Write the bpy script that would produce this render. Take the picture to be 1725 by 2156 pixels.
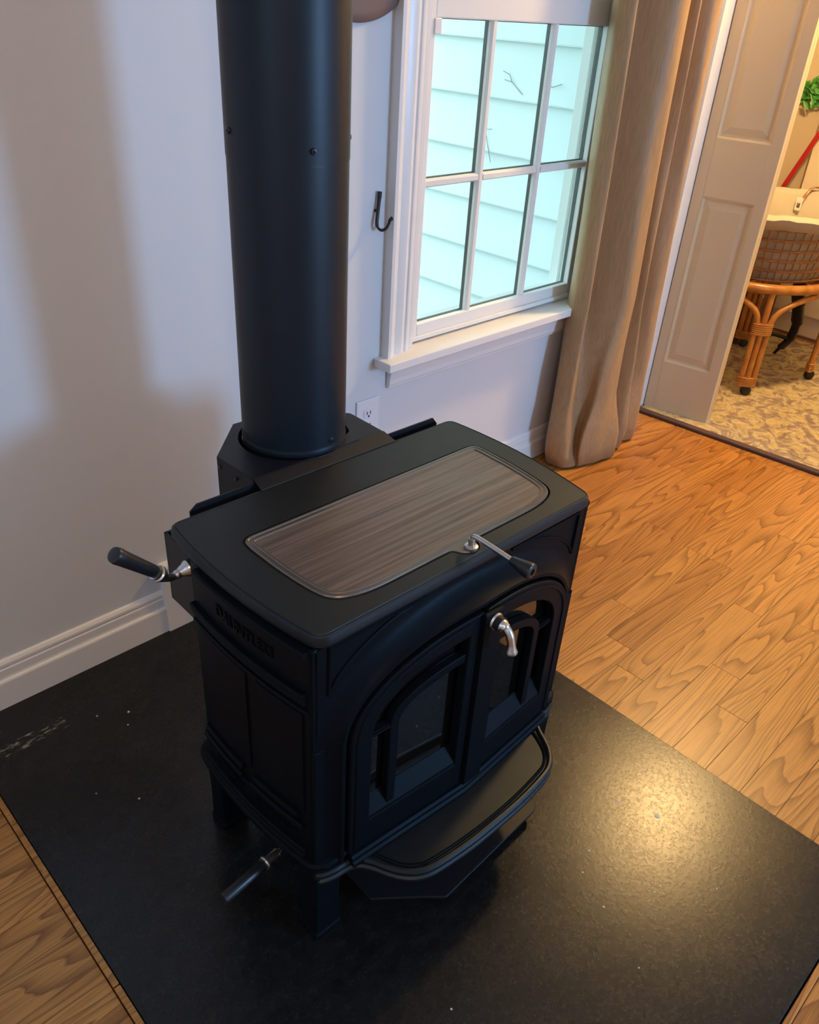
import bpy, bmesh, math, random
from mathutils import Vector, Matrix, geometry
random.seed(7)
for o in list(bpy.data.objects): bpy.data.objects.remove(o)
S = bpy.context.scene; COL = S.collection; PI = math.pi

# ------------------------------------------------------------------ camera
cam = bpy.data.cameras.new('camera'); CAM = bpy.data.objects.new('camera', cam); COL.objects.link(CAM)
a, b, c = 0.805281357, 0.562958758, -0.0671530901
fw = Vector((math.sin(a)*math.cos(b), math.cos(a)*math.cos(b), -math.sin(b)))
rt = Vector((math.cos(a), -math.sin(a), 0)); dn = fw.cross(rt)
r2 = rt*math.cos(c) + dn*math.sin(c); d2 = dn*math.cos(c) - rt*math.sin(c)
M = Matrix((r2, -d2, -fw)).transposed().to_4x4(); M.translation = (0, 0, 1.44)
CAM.matrix_world = M
cam.sensor_fit = 'HORIZONTAL'; cam.sensor_width = 36; cam.lens = 36*1697.2/1725; cam.clip_start = .05
S.camera = CAM
# ------------------------------------------------------------------ exposure, sky, lights
S.view_settings.view_transform = 'Standard'; S.view_settings.look = 'None'
S.view_settings.gamma = 1; S.view_settings.exposure = 0; S.view_settings.use_curve_mapping = False
w = bpy.data.worlds.new('sky'); S.world = w; w.use_nodes = True
w.node_tree.nodes['Background'].inputs[0].default_value = (.68, .95, 1, 1)
wn = w.node_tree.nodes; wl = w.node_tree.links             # overcast sky: three times brighter at the zenith than at the horizon
_tc = wn.new('ShaderNodeTexCoord'); _sx = wn.new('ShaderNodeSeparateXYZ'); _mr = wn.new('ShaderNodeMapRange')
_mr.inputs['From Min'].default_value = 0; _mr.inputs['From Max'].default_value = 1; _mr.inputs['To Min'].default_value = 2.15; _mr.inputs['To Max'].default_value = 6.4
wl.new(_tc.outputs['Generated'], _sx.inputs[0]); wl.new(_sx.outputs[2], _mr.inputs['Value']); wl.new(_mr.outputs[0], wn['Background'].inputs[1])
def lamp(name, kind, loc, power, color, size=.1, size_y=None, aim=None):
    l = bpy.data.lights.new(name, kind); l.energy = power; l.color = color
    if kind == 'AREA':
        l.size = size
        if size_y: l.shape = 'RECTANGLE'; l.size_y = size_y
        else: l.shape = 'DISK'
    else: l.shadow_soft_size = size
    o = bpy.data.objects.new(name, l); COL.objects.link(o); o.location = loc
    if aim: o.rotation_euler = (Vector(aim)-Vector(loc)).to_track_quat('-Z', 'Y').to_euler()
    return o
lamp('front_window_daylight', 'AREA', (2.52, -2.98, 1.30), 82, (.29, .56, 1), .5, .7, (.9, 1.5, 1.2))
lamp('next_room_ceiling_lamp', 'POINT', (3.18, .98, 2.33), 165, (1, .63, .25), .09)
lamp('left_window_daylight', 'AREA', (-1.46, .1, 1.55), 11, (.36, .66, 1), 1.0, 1.3, (.8, .6, .6))
lamp('ceiling_downlight', 'AREA', (-.55, -1.1, 2.44), 16, (1, .62, .32), .16, None, (.5, .9, .2))

# ------------------------------------------------------------------ material helpers
def mat(name, col, rough=.5, metal=0, spec=.5, build=None, **kw):
    m = bpy.data.materials.new(name); m.use_nodes = True
    n = m.node_tree.nodes; p = n['Principled BSDF']
    p.inputs['Base Color'].default_value = (*col, 1); p.inputs['Roughness'].default_value = rough
    p.inputs['Metallic'].default_value = metal; p.inputs['Specular IOR Level'].default_value = spec
    for k, v in kw.items(): p.inputs[k.replace('_', ' ')].default_value = v
    if build: build(m.node_tree, n, m.node_tree.links, p)
    return m
def nd(n, t, **kw):
    x = n.new(t)
    for k, v in kw.items():
        if k.startswith('i_'): x.inputs[k[2:].replace('_', ' ')].default_value = v
        else: setattr(x, k, v)
    return x
def coords(n, L, scale=(1, 1, 1), kind='Object', rnd=False):
    tc = nd(n, 'ShaderNodeTexCoord'); mp = nd(n, 'ShaderNodeMapping'); mp.inputs['Scale'].default_value = scale
    src = tc.outputs[kind]
    if rnd:
        oi = nd(n, 'ShaderNodeObjectInfo'); ml = nd(n, 'ShaderNodeVectorMath', operation='SCALE')
        cx = nd(n, 'ShaderNodeCombineXYZ')
        L.new(oi.outputs['Random'], cx.inputs[0]); L.new(oi.outputs['Random'], cx.inputs[2])
        L.new(cx.outputs[0], ml.inputs[0]); ml.inputs['Scale'].default_value = 37.3
        ad = nd(n, 'ShaderNodeVectorMath', operation='ADD')
        L.new(src, ad.inputs[0]); L.new(ml.outputs[0], ad.inputs[1]); src = ad.outputs[0]
    L.new(src, mp.inputs[0]); return mp.outputs[0]
def ramp(n, L, fac, stops):
    r = nd(n, 'ShaderNodeValToRGB'); e = r.color_ramp.elements
    while len(e) < len(stops): e.new(.5)
    for x, (p, c) in zip(e, stops): x.position = p; x.color = (*c, 1) if len(c) == 3 else c
    L.new(fac, r.inputs[0]); return r.outputs[0]
def noise(n, L, vec, scale=5, detail=3, rough=.5, dist=0):
    x = nd(n, 'ShaderNodeTexNoise'); x.inputs['Scale'].default_value = scale; x.inputs['Detail'].default_value = detail
    x.inputs['Roughness'].default_value = rough; x.inputs['Distortion'].default_value = dist
    L.new(vec, x.inputs['Vector']); return x.outputs['Fac']
def math_(n, L, op, a_, b_=None):
    x = nd(n, 'ShaderNodeMath', operation=op)
    for i, v in enumerate((a_, b_)):
        if v is None: continue
        if isinstance(v, (int, float)): x.inputs[i].default_value = v
        else: L.new(v, x.inputs[i])
    return x.outputs[0]
def mix(n, L, fac, c1, c2, bt='MIX'):
    x = nd(n, 'ShaderNodeMix', data_type='RGBA', blend_type=bt)
    for i, v in ((0, fac), (6, c1), (7, c2)):
        if isinstance(v, (int, float)): x.inputs[i].default_value = v
        elif isinstance(v, tuple): x.inputs[i].default_value = (*v, 1)
        else: L.new(v, x.inputs[i])
    return x.outputs[2]
def bump(n, L, p, h, st=.2, d=.002):
    x = nd(n, 'ShaderNodeBump'); x.inputs['Strength'].default_value = st; x.inputs['Distance'].default_value = d
    L.new(h, x.inputs['Height']); L.new(x.outputs[0], p.inputs['Normal'])
def m_bump(scale, st, d=.001, detail=3):
    def f(t, n, L, p): bump(n, L, p, noise(n, L, coords(n, L), scale, detail), st, d)
    return f
def m_oak(t, n, L, p):
    v = coords(n, L, (.9, 8, 1), 'Object', True)
    ct = noise(n, L, v, 1.1, 1.0, .4, .35)                    # cathedral figure: contour lines of stretched noise
    wob = noise(n, L, coords(n, L, (6, 60, 1), 'Object', True), 1, 2)
    bands = math_(n, L, 'FRACT', math_(n, L, 'ADD', math_(n, L, 'MULTIPLY', ct, 17.0), math_(n, L, 'MULTIPLY', wob, .5)))
    fig = ramp(n, L, bands, [(0, (1, 1, 1)), (.55, (.8,)*3), (.86, (.25,)*3), (.93, (0, 0, 0)), (1, (.95,)*3)])
    pores = noise(n, L, coords(n, L, (7, 330, 1), 'Object', True), 1, 4, .6)
    pr = ramp(n, L, pores, [(.38, (.62, .56, .5)), (.55, (1, 1, 1))])
    base = mix(n, L, fig, (.23, .084, .015), (.50, .226, .052))
    base = mix(n, L, .7, base, pr, 'MULTIPLY')
    oi = nd(n, 'ShaderNodeObjectInfo')
    tint = ramp(n, L, oi.outputs['Random'], [(0, (.80, .72, .66)), (.3, (.97, .94, .9)), (.7, (1.02, 1.02, .98)), (1, (1.12, 1.12, 1.08))])
    L.new(mix(n, L, 1.0, base, tint, 'MULTIPLY'), p.inputs['Base Color'])
    bump(n, L, p, pores, .10, .0005)
def m_hearth(t, n, L, p):
    v = coords(n, L)
    big = noise(n, L, v, 5, 5, .6); fine = noise(n, L, v, 150, 4, .65); mid = noise(n, L, coords(n, L, (1, 1.6, 1)), 26, 6, .72)
    colr = ramp(n, L, mid, [(.3, (.0048, .0052, .0056)), (.6, (.0115, .0112, .0108)), (.8, (.026, .0245, .022))])
    # worn pale scuff near the wall, far left corner
    sx = nd(n, 'ShaderNodeSeparateXYZ'); L.new(v, sx.inputs[0])
    def band(src, c0, h): return math_(n, L, 'LESS_THAN', math_(n, L, 'ABSOLUTE', math_(n, L, 'SUBTRACT', src, c0)), h)
    sc = math_(n, L, 'MULTIPLY', band(sx.outputs[0], .325, .075), band(sx.outputs[1], 1.432, .018))
    sc = math_(n, L, 'MULTIPLY', sc, ramp(n, L, noise(n, L, coords(n, L, (1, 2.5, 1)), 38, 5, .7), [(.52, (0, 0, 0)), (.72, (.8,)*3)]))
    L.new(mix(n, L, sc, colr, (.42, .40, .36)), p.inputs['Base Color'])
    rr = math_(n, L, 'ADD', math_(n, L, 'MULTIPLY', big, .10), math_(n, L, 'MULTIPLY', fine, .22))
    L.new(math_(n, L, 'ADD', rr, .10), p.inputs['Roughness'])
    h = math_(n, L, 'ADD', fine, math_(n, L, 'MULTIPLY', mid, .35)); bump(n, L, p, h, .22, .0009)
def m_griddle(t, n, L, p):
    s = noise(n, L, coords(n, L, (3, 170, 60)), 1, 5, .65); g = noise(n, L, coords(n, L, (2, 22, 5)), 1, 3, .5)
    L.new(ramp(n, L, s, [(.3, (.115, .088, .074)), (.7, (.29, .235, .20))]), p.inputs['Base Color'])
    L.new(math_(n, L, 'ADD', math_(n, L, 'MULTIPLY', g, .3), .24), p.inputs['Roughness']); bump(n, L, p, s, .25, .0006)
def m_rug(t, n, L, p):
    v = coords(n, L); fl = noise(n, L, v, 10, 3, .55, 2.2); f2 = noise(n, L, v, 26, 3, .6, 1.2); pile = noise(n, L, coords(n, L), 420, 2)
    c1 = ramp(n, L, fl, [(.36, (.27, .20, .17)), (.46, (.36, .29, .24)), (.52, (.55, .48, .32)), (.60, (.50, .40, .20)), (.7, (.60, .54, .40))])
    c2 = ramp(n, L, f2, [(.4, (.55, .45, .38)), (.58, (1, 1, 1))])
    L.new(mix(n, L, .45, c1, c2, 'MULTIPLY'), p.inputs['Base Color']); bump(n, L, p, pile, .6, .004)
def m_cloth(sx, sy, sz, st=.25):
    def f(t, n, L, p): bump(n, L, p, noise(n, L, coords(n, L, (sx, sy, sz)), 1, 3, .6), st, .002)
    return f
def m_curtain(t, n, L, p):
    f = noise(n, L, coords(n, L, (260, 260, 18)), 1, 3, .6)
    L.new(ramp(n, L, f, [(.3, (.33, .195, .088)), (.7, (.45, .28, .135))]), p.inputs['Base Color']); bump(n, L, p, f, .15, .001)
    tr = nd(n, 'ShaderNodeBsdfTranslucent'); tr.inputs[0].default_value = (.55, .45, .30, 1)
    mx = nd(n, 'ShaderNodeMixShader'); mx.inputs[0].default_value = .12
    L.new(p.outputs[0], mx.inputs[1]); L.new(tr.outputs[0], mx.inputs[2]); L.new(mx.outputs[0], n['Material Output'].inputs[0])
def m_glass(t, n, L, p):
    g = nd(n, 'ShaderNodeBsdfGlossy'); g.inputs['Roughness'].default_value = .02; g.inputs[0].default_value = (.9, 1, 1, 1)
    tr = nd(n, 'ShaderNodeBsdfTransparent'); tr.inputs[0].default_value = (.94, .99, 1, 1)
    lw = nd(n, 'ShaderNodeLayerWeight'); lw.inputs[0].default_value = .5
    fr = math_(n, L, 'ADD', math_(n, L, 'MULTIPLY', math_(n, L, 'POWER', lw.outputs['Facing'], 4.0), .35), .03)
    mx = nd(n, 'ShaderNodeMixShader'); L.new(fr, mx.inputs[0]); L.new(tr.outputs[0], mx.inputs[1]); L.new(g.outputs[0], mx.inputs[2])
    L.new(mx.outputs[0], n['Material Output'].inputs[0])
def m_rattan(c1, c2):
    def f(t, n, L, p):
        v = noise(n, L, coords(n, L, (30, 30, 30), 'Object', True), 1, 3)
        L.new(ramp(n, L, v, [(.3, c1), (.7, c2)]), p.inputs['Base Color'])
    return f
def m_iron(t, n, L, p):
    v = coords(n, L); f = noise(n, L, v, 420, 2); g = noise(n, L, v, 9, 4, .6)
    L.new(math_(n, L, 'ADD', math_(n, L, 'MULTIPLY', g, .16), .40), p.inputs['Roughness']); bump(n, L, p, f, .22, .0005)

WALL = mat('wall_paint', (.68, .69, .70), .55, build=m_bump(180, .06, .0006))
TRIM = mat('white_trim', (.80, .79, .77), .3, build=m_bump(60, .03, .0005))
CEIL = mat('ceiling_paint', (.8, .79, .77), .8, build=m_bump(120, .1))
TAN = mat('tan_paint', (.52, .44, .33), .6, build=m_bump(180, .05))
CREAM = mat('cream_paint', (.78, .70, .56), .45, build=m_bump(80, .04))
DOORM = mat('door_paint', (.64, .525, .34), .42, build=m_bump(90, .04))
IRON = mat('black_cast_iron', (.0034, .0046, .0066), .44, spec=.11, build=m_iron, Specular_Tint=(.62, .84, 1, 1))  # sheen and tone cut low so the iron's shaded faces stay near black
IRON_LIT = mat('cast_iron_lit', (.006, .0075, .009), .44, spec=.50, build=m_iron, Specular_Tint=(.80, .93, 1, 1))  # same iron on top and lip, with the caught light put into tone and sheen
SHEET = mat('black_sheet_steel', (.007, .0085, .0115), .44, spec=.36, build=m_bump(300, .08, .0004))
PIPEM = mat('pipe_enamel', (.0065, .0125, .020), .42, spec=.34, build=m_bump(260, .06, .0004))
DARK = mat('firebox_black', (.004, .004, .005), .7, build=m_bump(90, .2))
GRID = mat('brushed_griddle', (.1, .09, .08), .35, .55, build=m_griddle)
GRIM = mat('griddle_rim', (.22, .185, .155), .30, .75, build=m_bump(140, .12, .0004))
NICKEL = mat('satin_nickel', (.66, .64, .61), .30, 1, build=m_bump(200, .03, .0003))
BLACKP = mat('black_handle', (.012, .013, .015), .36, build=m_bump(120, .05, .0003))
PANE = mat('stove_glass', (.003, .003, .003), .04, spec=1.0, build=m_bump(4, .01, .0003), IOR=1.9)
GLASS = mat('window_glass', (1, 1, 1), .02, build=m_glass)
OAK = mat('oak_planks', (.4, .2, .08), .34, build=m_oak)
SUBF = mat('subfloor', (.06, .03, .015), .8, build=m_bump(40, .1))
HEARTH = mat('slate_hearth', (.03, .03, .03), .4, spec=.36, build=m_hearth)
RUG = mat('floral_rug', (.4, .3, .2), .95, spec=.1, build=m_rug)
RUGB = mat('rug_border', (.085, .055, .052), .95, spec=.1, build=m_cloth(300, 300, 300, .6))
CURT = mat('curtain_satin', (.45, .33, .24), .5, build=m_curtain, Sheen_Weight=.1)
SIDING = mat('white_clapboard', (.78, .85, .86), .55, build=m_bump(50, .08))
RATTAN = mat('rattan_cane', (.4, .18, .05), .32, build=m_rattan((.36, .14, .03), (.52, .24, .06)))
WICK = mat('wicker', (.22, .10, .04), .5, build=m_rattan((.26, .11, .035), (.40, .19, .07)))
LINER = mat('cotton_liner', (.46, .42, .35), .85, build=m_cloth(30, 30, 30, .5))
RUBBER = mat('black_rubber', (.012, .013, .014), .4, build=m_bump(90, .1))
DWOOD = mat('dark_cherry', (.10, .035, .015), .4, build=m_bump(30, .1))
BROWN = mat('brown_enamel', (.19, .125, .105), .5, build=m_bump(120, .06))
WROUGHT = mat('wrought_iron', (.012, .011, .012), .45, build=m_bump(150, .3, .0006))
PLAST = mat('white_plastic', (.80, .78, .80), .3, build=m_bump(60, .01, .0002))
SPACER = mat('window_spacer', (.045, .052, .05), .5, build=m_bump(60, .05))
SLOT = mat('slot_black', (.01, .01, .01), .6, build=m_bump(60, .05))
RED = mat('red_plastic', (.42, .012, .016), .35, build=m_bump(60, .02))
GREEN = mat('leaf_green', (.035, .22, .03), .5, build=m_bump(70, .2))
TWIG = mat('twig_bark', (.32, .31, .30), .8, build=m_bump(150, .3))
STEELL = mat('bright_liner_steel', (.5, .47, .44), .25, 1, build=m_bump(90, .15, .0006))
CHIP = mat('pale_grit', (.6, .57, .5), .7, build=m_bump(200, .2))
GROUND = mat('lawn', (.12, .16, .07), .9, build=m_bump(30, .5))

# ------------------------------------------------------------------ geometry helpers
class B:
    def __init__(s): s.V = []; s.F = []
    def add(s, V, F):
        k = len(s.V); s.V += [tuple(v) for v in V]; s.F += [tuple(i+k for i in f) for f in F]; return s
    def box(s, x0, x1, y0, y1, z0, z1):
        return s.add([(x0,y0,z0),(x1,y0,z0),(x1,y1,z0),(x0,y1,z0),(x0,y0,z1),(x1,y0,z1),(x1,y1,z1),(x0,y1,z1)],
            [(0,3,2,1),(4,5,6,7),(0,1,5,4),(1,2,6,5),(2,3,7,6),(3,0,4,7)])
    def rings(s, R, cap0=True, cap1=True, closed=True):   # list of equal-length loops
        n = len(R[0]); V = [p for r in R for p in r]; F = []
        for i in range(len(R)-1):
            for j in range(n if closed else n-1):
                F.append((i*n+j, i*n+(j+1) % n, (i+1)*n+(j+1) % n, (i+1)*n+j))
        if cap0: F.append(tuple(range(n))[::-1])
        if cap1: F.append(tuple(range((len(R)-1)*n, len(R)*n)))
        return s.add(V, F)
    def tube(s, P, r, n=12, cap=True, flat=None):
        P = [Vector(p) for p in P]; rs = r if isinstance(r, (list, tuple)) else [r]*len(P)
        T = [((P[min(i+1, len(P)-1)]-P[max(i-1, 0)])).normalized() for i in range(len(P))]
        u = T[0].orthogonal().normalized(); R = []
        for i, p in enumerate(P):
            u = (u - T[i]*u.dot(T[i])).normalized(); v = T[i].cross(u)
            R.append([p + (u*math.cos(t) + v*math.sin(t)*(flat or 1))*rs[i] for t in [2*PI*k/n for k in range(n)]])
        return s.rings(R, cap, cap)
    def lathe(s, prof, o, ax=(0, 0, 1), n=24, cap=True):   # prof: (radius, height)
        ax = Vector(ax).normalized(); u = ax.orthogonal().normalized(); v = ax.cross(u); o = Vector(o)
        return s.rings([[o + ax*h + (u*math.cos(2*PI*k/n) + v*math.sin(2*PI*k/n))*r for k in range(n)] for r, h in prof], cap, cap)
    def plate(s, outer, holes, d0, d1, f):                # flat plate with holes in (x,z), f maps (x,d,z) to a point
        loops = [outer]+list(holes); flat = [p for l in loops for p in l]
        tri = geometry.tessellate_polygon([[Vector((p[0], p[1], 0)) for p in l] for l in loops])
        n = len(flat); V = [f(x, d0, z) for x, z in flat] + [f(x, d1, z) for x, z in flat]
        F = [tuple(t) for t in tri] + [tuple(i+n for i in t[::-1]) for t in tri]; k = 0
        for l in loops:
            m = len(l)
            F += [(k+j, k+(j+1) % m, k+(j+1) % m+n, k+j+n) for j in range(m)]; k += m
        return s.add(V, F)
def mk(name, g, m, parent=None, smooth=None, bevel=0, label=None, cat=None, group=None, kind=None, loc=None):
    if isinstance(g, B):
        me = bpy.data.meshes.new(name); me.from_pydata(g.V, [], g.F); me.validate()
        bm = bmesh.new(); bm.from_mesh(me); bmesh.ops.remove_doubles(bm, verts=bm.verts, dist=1e-6)
        bmesh.ops.recalc_face_normals(bm, faces=bm.faces); bm.to_mesh(me); bm.free()
        if smooth is not None:
            me.polygons.foreach_set('use_smooth', [True]*len(me.polygons)); me.set_sharp_from_angle(angle=math.radians(smooth))
    else: me = g
    if not me.materials: me.materials.append(m)
    o = bpy.data.objects.new(name, me); COL.objects.link(o)
    if parent: o.parent = parent
    if loc: o.location = loc
    if bevel:
        bv = o.modifiers.new('bevel', 'BEVEL'); bv.width = bevel; bv.segments = 2; bv.limit_method = 'ANGLE'; bv.angle_limit = math.radians(40)
    return tag(o, label, cat, group, kind)
def tag(o, label=None, cat=None, group=None, kind=None):
    for k, v in (('label', label), ('category', cat), ('group', group), ('kind', kind)):
        if v: o[k] = v
    return o
def empty(name, loc=(0, 0, 0), rz=0, **kw):
    o = bpy.data.objects.new(name, None); COL.objects.link(o); o.location = loc; o.rotation_euler = (0, 0, rz); o.empty_display_size = .05
    return tag(o, **kw)
def bx(*a_): return B().box(*a_)
def spline(P, per=8, closed=False):
    P = [Vector(p) for p in P]; out = []; n = len(P)
    for i in range(n if closed else n-1):
        g = (lambda k: P[k % n]) if closed else (lambda k: P[min(max(k, 0), n-1)])
        p0, p1, p2, p3 = g(i-1), g(i), g(i+1), g(i+2)
        for k in range(per):
            t = k/per; out.append(.5*((2*p1)+(p2-p0)*t+(2*p0-5*p1+4*p2-p3)*t*t+(3*p1-p0-3*p2+p3)*t**3))
    if not closed: out.append(P[-1])
    return out
def fillet(P, R, seg=7):                                   # round the corners of a 2D polygon
    out = []; n = len(P)
    for i in range(n):
        p = Vector(P[i]); r = R[i]
        if r <= 0: out.append(p); continue
        q0 = (Vector(P[i-1])-p); q1 = (Vector(P[(i+1) % n])-p); r0 = min(r, q0.length*.49); r1 = min(r, q1.length*.49)
        A = p+q0.normalized()*r0; C_ = p+q1.normalized()*r1
        for k in range(seg+1):
            t = k/seg; out.append(A*(1-t)**2 + p*2*t*(1-t) + C_*t*t)
    return out
def inset(P, d):
    n = len(P); out = []; area = sum(P[i].x*P[(i+1) % n].y-P[(i+1) % n].x*P[i].y for i in range(n)); sg = 1 if area > 0 else -1
    for i in range(n):
        t = (P[(i+1) % n]-P[i-1]); t = t.normalized() if t.length > 1e-9 else Vector((1, 0)); out.append(P[i]+Vector((-t.y, t.x))*sg*d)
    return out
XYZ = lambda x, d, z: (x, d, z)

# ================================================================== THE SETTING
YW = 1.576; XR = 2.98; XL = -1.5; YF = -3.0; ZC = 2.45
fl = mk('floor', bx(XL-.1, 4.75, YF-.1, 3.0, -.08, -.02), SUBF, kind='structure')
# oak planks, 83 mm, running along the stove wall
HX0, HX1, HY0 = .213, 1.407, .003
SEAM = {0: [2.045], 1: [1.55, 2.52], 2: [1.63, 2.20], 3: [1.78, 2.20], 4: [2.44, 2.69], 5: [2.235, 2.69], 6: [1.95], -1: [1.75, 2.4], -2: [1.62, 2.1]}
pmesh = {}
def plank(x0, x1, y0, y1):
    g = .0002; l = round(x1-x0, 4); wd = round(y1-y0, 4)
    if l < .03 or wd < .01: return
    if (l, wd) not in pmesh:
        h, v = l/2-g, wd/2-g; e = .0007
        bb = B().rings([[(-h, -v, -.018), (h, -v, -.018), (h, v, -.018), (-h, v, -.018)], [(-h, -v, -e), (h, -v, -e), (h, v, -e), (-h, v, -e)],
                        [(-h+e, -v+e, 0), (h-e, -v+e, 0), (h-e, v-e, 0), (-h+e, v-e, 0)]], False, True)
        o = mk('floor_plank', bb, OAK, fl, loc=((x0+x1)/2, (y0+y1)/2, 0)); pmesh[(l, wd)] = o.data
    else: mk('floor_plank', pmesh[(l, wd)], OAK, fl, loc=((x0+x1)/2, (y0+y1)/2, 0))
PW = .0835; LEN = [.62, .78, .94, 1.10, 1.26]
for k in range(-42, 13):
    y0 = .5315+PW*k; y1 = min(y0+PW, YW)
    if y1 < YF or y0 >= YW: continue
    cuts = [XL]; x = XL-random.choice([.2, .4, .6, .8])
    while True:
        x = round(x+random.choice(LEN)*(1.5 if y1 < -.6 else 1), 3)
        if x > XR-.2: break
        if x > XL+.1 and not (k in SEAM and x > 1.42) and not (x < .3 and y0 > .3): cuts.append(x)
    cuts += SEAM.get(k, []) + [XR]; cuts = sorted(cuts)
    for c0, c1 in zip(cuts[:-1], cuts[1:]):
        segs = [(c0, c1)]
        if y1 > HY0+.01: segs = [(c0, min(c1, HX0-.014)), (max(c0, HX1+.001), c1)]
        for s0, s1 in segs: plank(s0, s1, y0, y1)
        if y0 < HY0-.03 and y1 > HY0+.01: plank(max(c0, HX0-.014), min(c1, HX1+.001), y0, HY0-.0145)
mk('floor_next_room', bx(XR, 4.72, -.6, 3.0, -.02, 0), OAK, kind='structure').name = 'floor_2'
hs = mk('hearth', bx(HX0, HX1, HY0, YW, -.018, .003), HEARTH, kind='structure', bevel=.002); hs.name = 'trim_hearth'
hs['label'] = 'dark slate hearth slab set flush into the oak floor'
for y0, y1 in ((.0, .81), (.8135, YW)): mk('edge_strip', bx(HX0-.0125, HX0-.0015, y0, y1, -.015, .004), OAK, hs, bevel=.0015)
mk('edge_strip', bx(HX0-.012, HX1, HY0-.014, HY0-.003, -.015, .004), OAK, hs, bevel=.0015)

# back wall (stove and window), opening for the window
OX0, OX1, OZ0, OZ1 = 1.583, 2.458, .575, 2.28
wb = mk('wall_back', bx(XL-.1, OX0, YW, YW+.15, -.02, ZC).box(OX1, XR+.04, YW, YW+.15, -.02, ZC).box(OX0, OX1, YW, YW+.15, -.02, OZ0).box(OX0, OX1, YW, YW+.15, OZ1, ZC), WALL, kind='structure')
mk('wall_left', bx(XL-.1, XL, YF-.1, YW, -.02, ZC), WALL, kind='structure')
FX0, FX1, FZ0, FZ1 = 2.15, 2.89, .85, 2.05
mk('wall_front', bx(XL-.1, FX0, YF-.1, YF, -.02, ZC).box(FX1, XR+.1, YF-.1, YF, -.02, ZC).box(FX0, FX1, YF-.1, YF, -.02, FZ0).box(FX0, FX1, YF-.1, YF, FZ1, ZC), WALL, kind='structure')
RY0, RY1 = .25, 1.556
mk('wall_right', bx(XR, XR+.11, YF, RY0, -.02, ZC).box(XR, XR+.11, RY0, RY1, 2.32, ZC).box(XR, XR+.11, RY1, YW, -.02, ZC), WALL, kind='structure')
mk('ceiling', bx(XL-.1, 4.75, YF-.1, 3.0, ZC, ZC+.08), CEIL, kind='structure')
def profile_x(name, prof, x0, x1, y, m, **kw):            # prof (depth, z) extruded along x on the back wall
    return mk(name, B().rings([[(x, y-d, z) for d, z in prof] for x in (x0, x1)]), m, kind='structure', **kw)
BASEP = [(0, .003), (.018, .003), (.018, .074), (.0165, .078), (.012, .081), (.011, .086), (.011, .105), (.0085, .108), (.0085, .111), (.0105, .114), (.010, .120), (.006, .126), (0, .128)]
profile_x('baseboard_back', BASEP, XL, .738, YW, TRIM)
profile_x('baseboard_back_right', [(d, z*.95) for d, z in BASEP], 1.21, XR, YW, TRIM).name = 'baseboard_back_2'
profile_x('trim_1', [(0, .003), (.0225, .003), (.0225, .200), (.019, .207), (0, .210)], .738, 1.21, YW, TRIM)
mk('baseboard_left', bx(XL, XL+.015, YF, YW-.02, 0, .125), TRIM, kind='structure', bevel=.004)

# ---- window
win = empty('window_1', (0, YW, 0), kind='structure')
def wp(name, x0, x1, d0, d1, z0, z1, bevel=.002, m=TRIM, par=None): # d: depth outwards (+) from the wall face
    return mk(name, bx(x0, x1, d0, d1, z0, z1), m, par or win, bevel=bevel)
CAS = [(0, 0), (0, -.030), (.010, -.031), (.016, -.027), (.019, -.021), (.034, -.0175), (.046, -.0215), (.058, -.0225), (.068, -.0165), (.075, -.0145), (.078, -.0175), (.084, -.0175), (.088, -.014), (.097, -.012), (.097, 0)]
for x0, sg in ((1.480, 1), (2.561, -1)):
    mk('casing', B().rings([[(x0+sg*u, d, z) for u, d in CAS] for z in (.592, 2.37)]), TRIM, win, smooth=25)
mk('head_casing', bx(1.478, 2.563, -.024, 0, 2.275, 2.38), TRIM, win, bevel=.004)
mk('stool', B().plate([(1.453, -.068), (2.588, -.068), (2.588, 0), (OX1, 0), (OX1, .045), (OX0, .045), (OX0, 0), (1.453, 0)], [], .566, .592, lambda x, d, y: (x, y, d)), TRIM, win, bevel=.003)
mk('apron', B().rings([[(x, -d, z) for d, z in [(0, .566), (.040, .566), (.022, .545), (.016, .515), (.016, .500), (.012, .496), (.012, .490), (0, .487)]] for x in (1.505, 2.536)]), TRIM, win, bevel=.0015)
wp('jamb', OX0, OX0+.016, -.006, .15, .592, OZ1); wp('jamb', OX1-.016, OX1, -.006, .15, .592, OZ1); wp('head_jamb', OX0, OX1, 0, .15, OZ1-.02, OZ1)
wp('outer_sill', OX0, OX1, .045, .19, .545, .592)
for sx in (1, -1):
    e = OX0+.016 if sx > 0 else OX1-.016
    for d, wd in ((.008, .012), (.060, .010), (.105, .014)): wp('stop', min(e, e+sx*wd), max(e, e+sx*wd), d, d+.008, .592, OZ1, .001)
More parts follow.
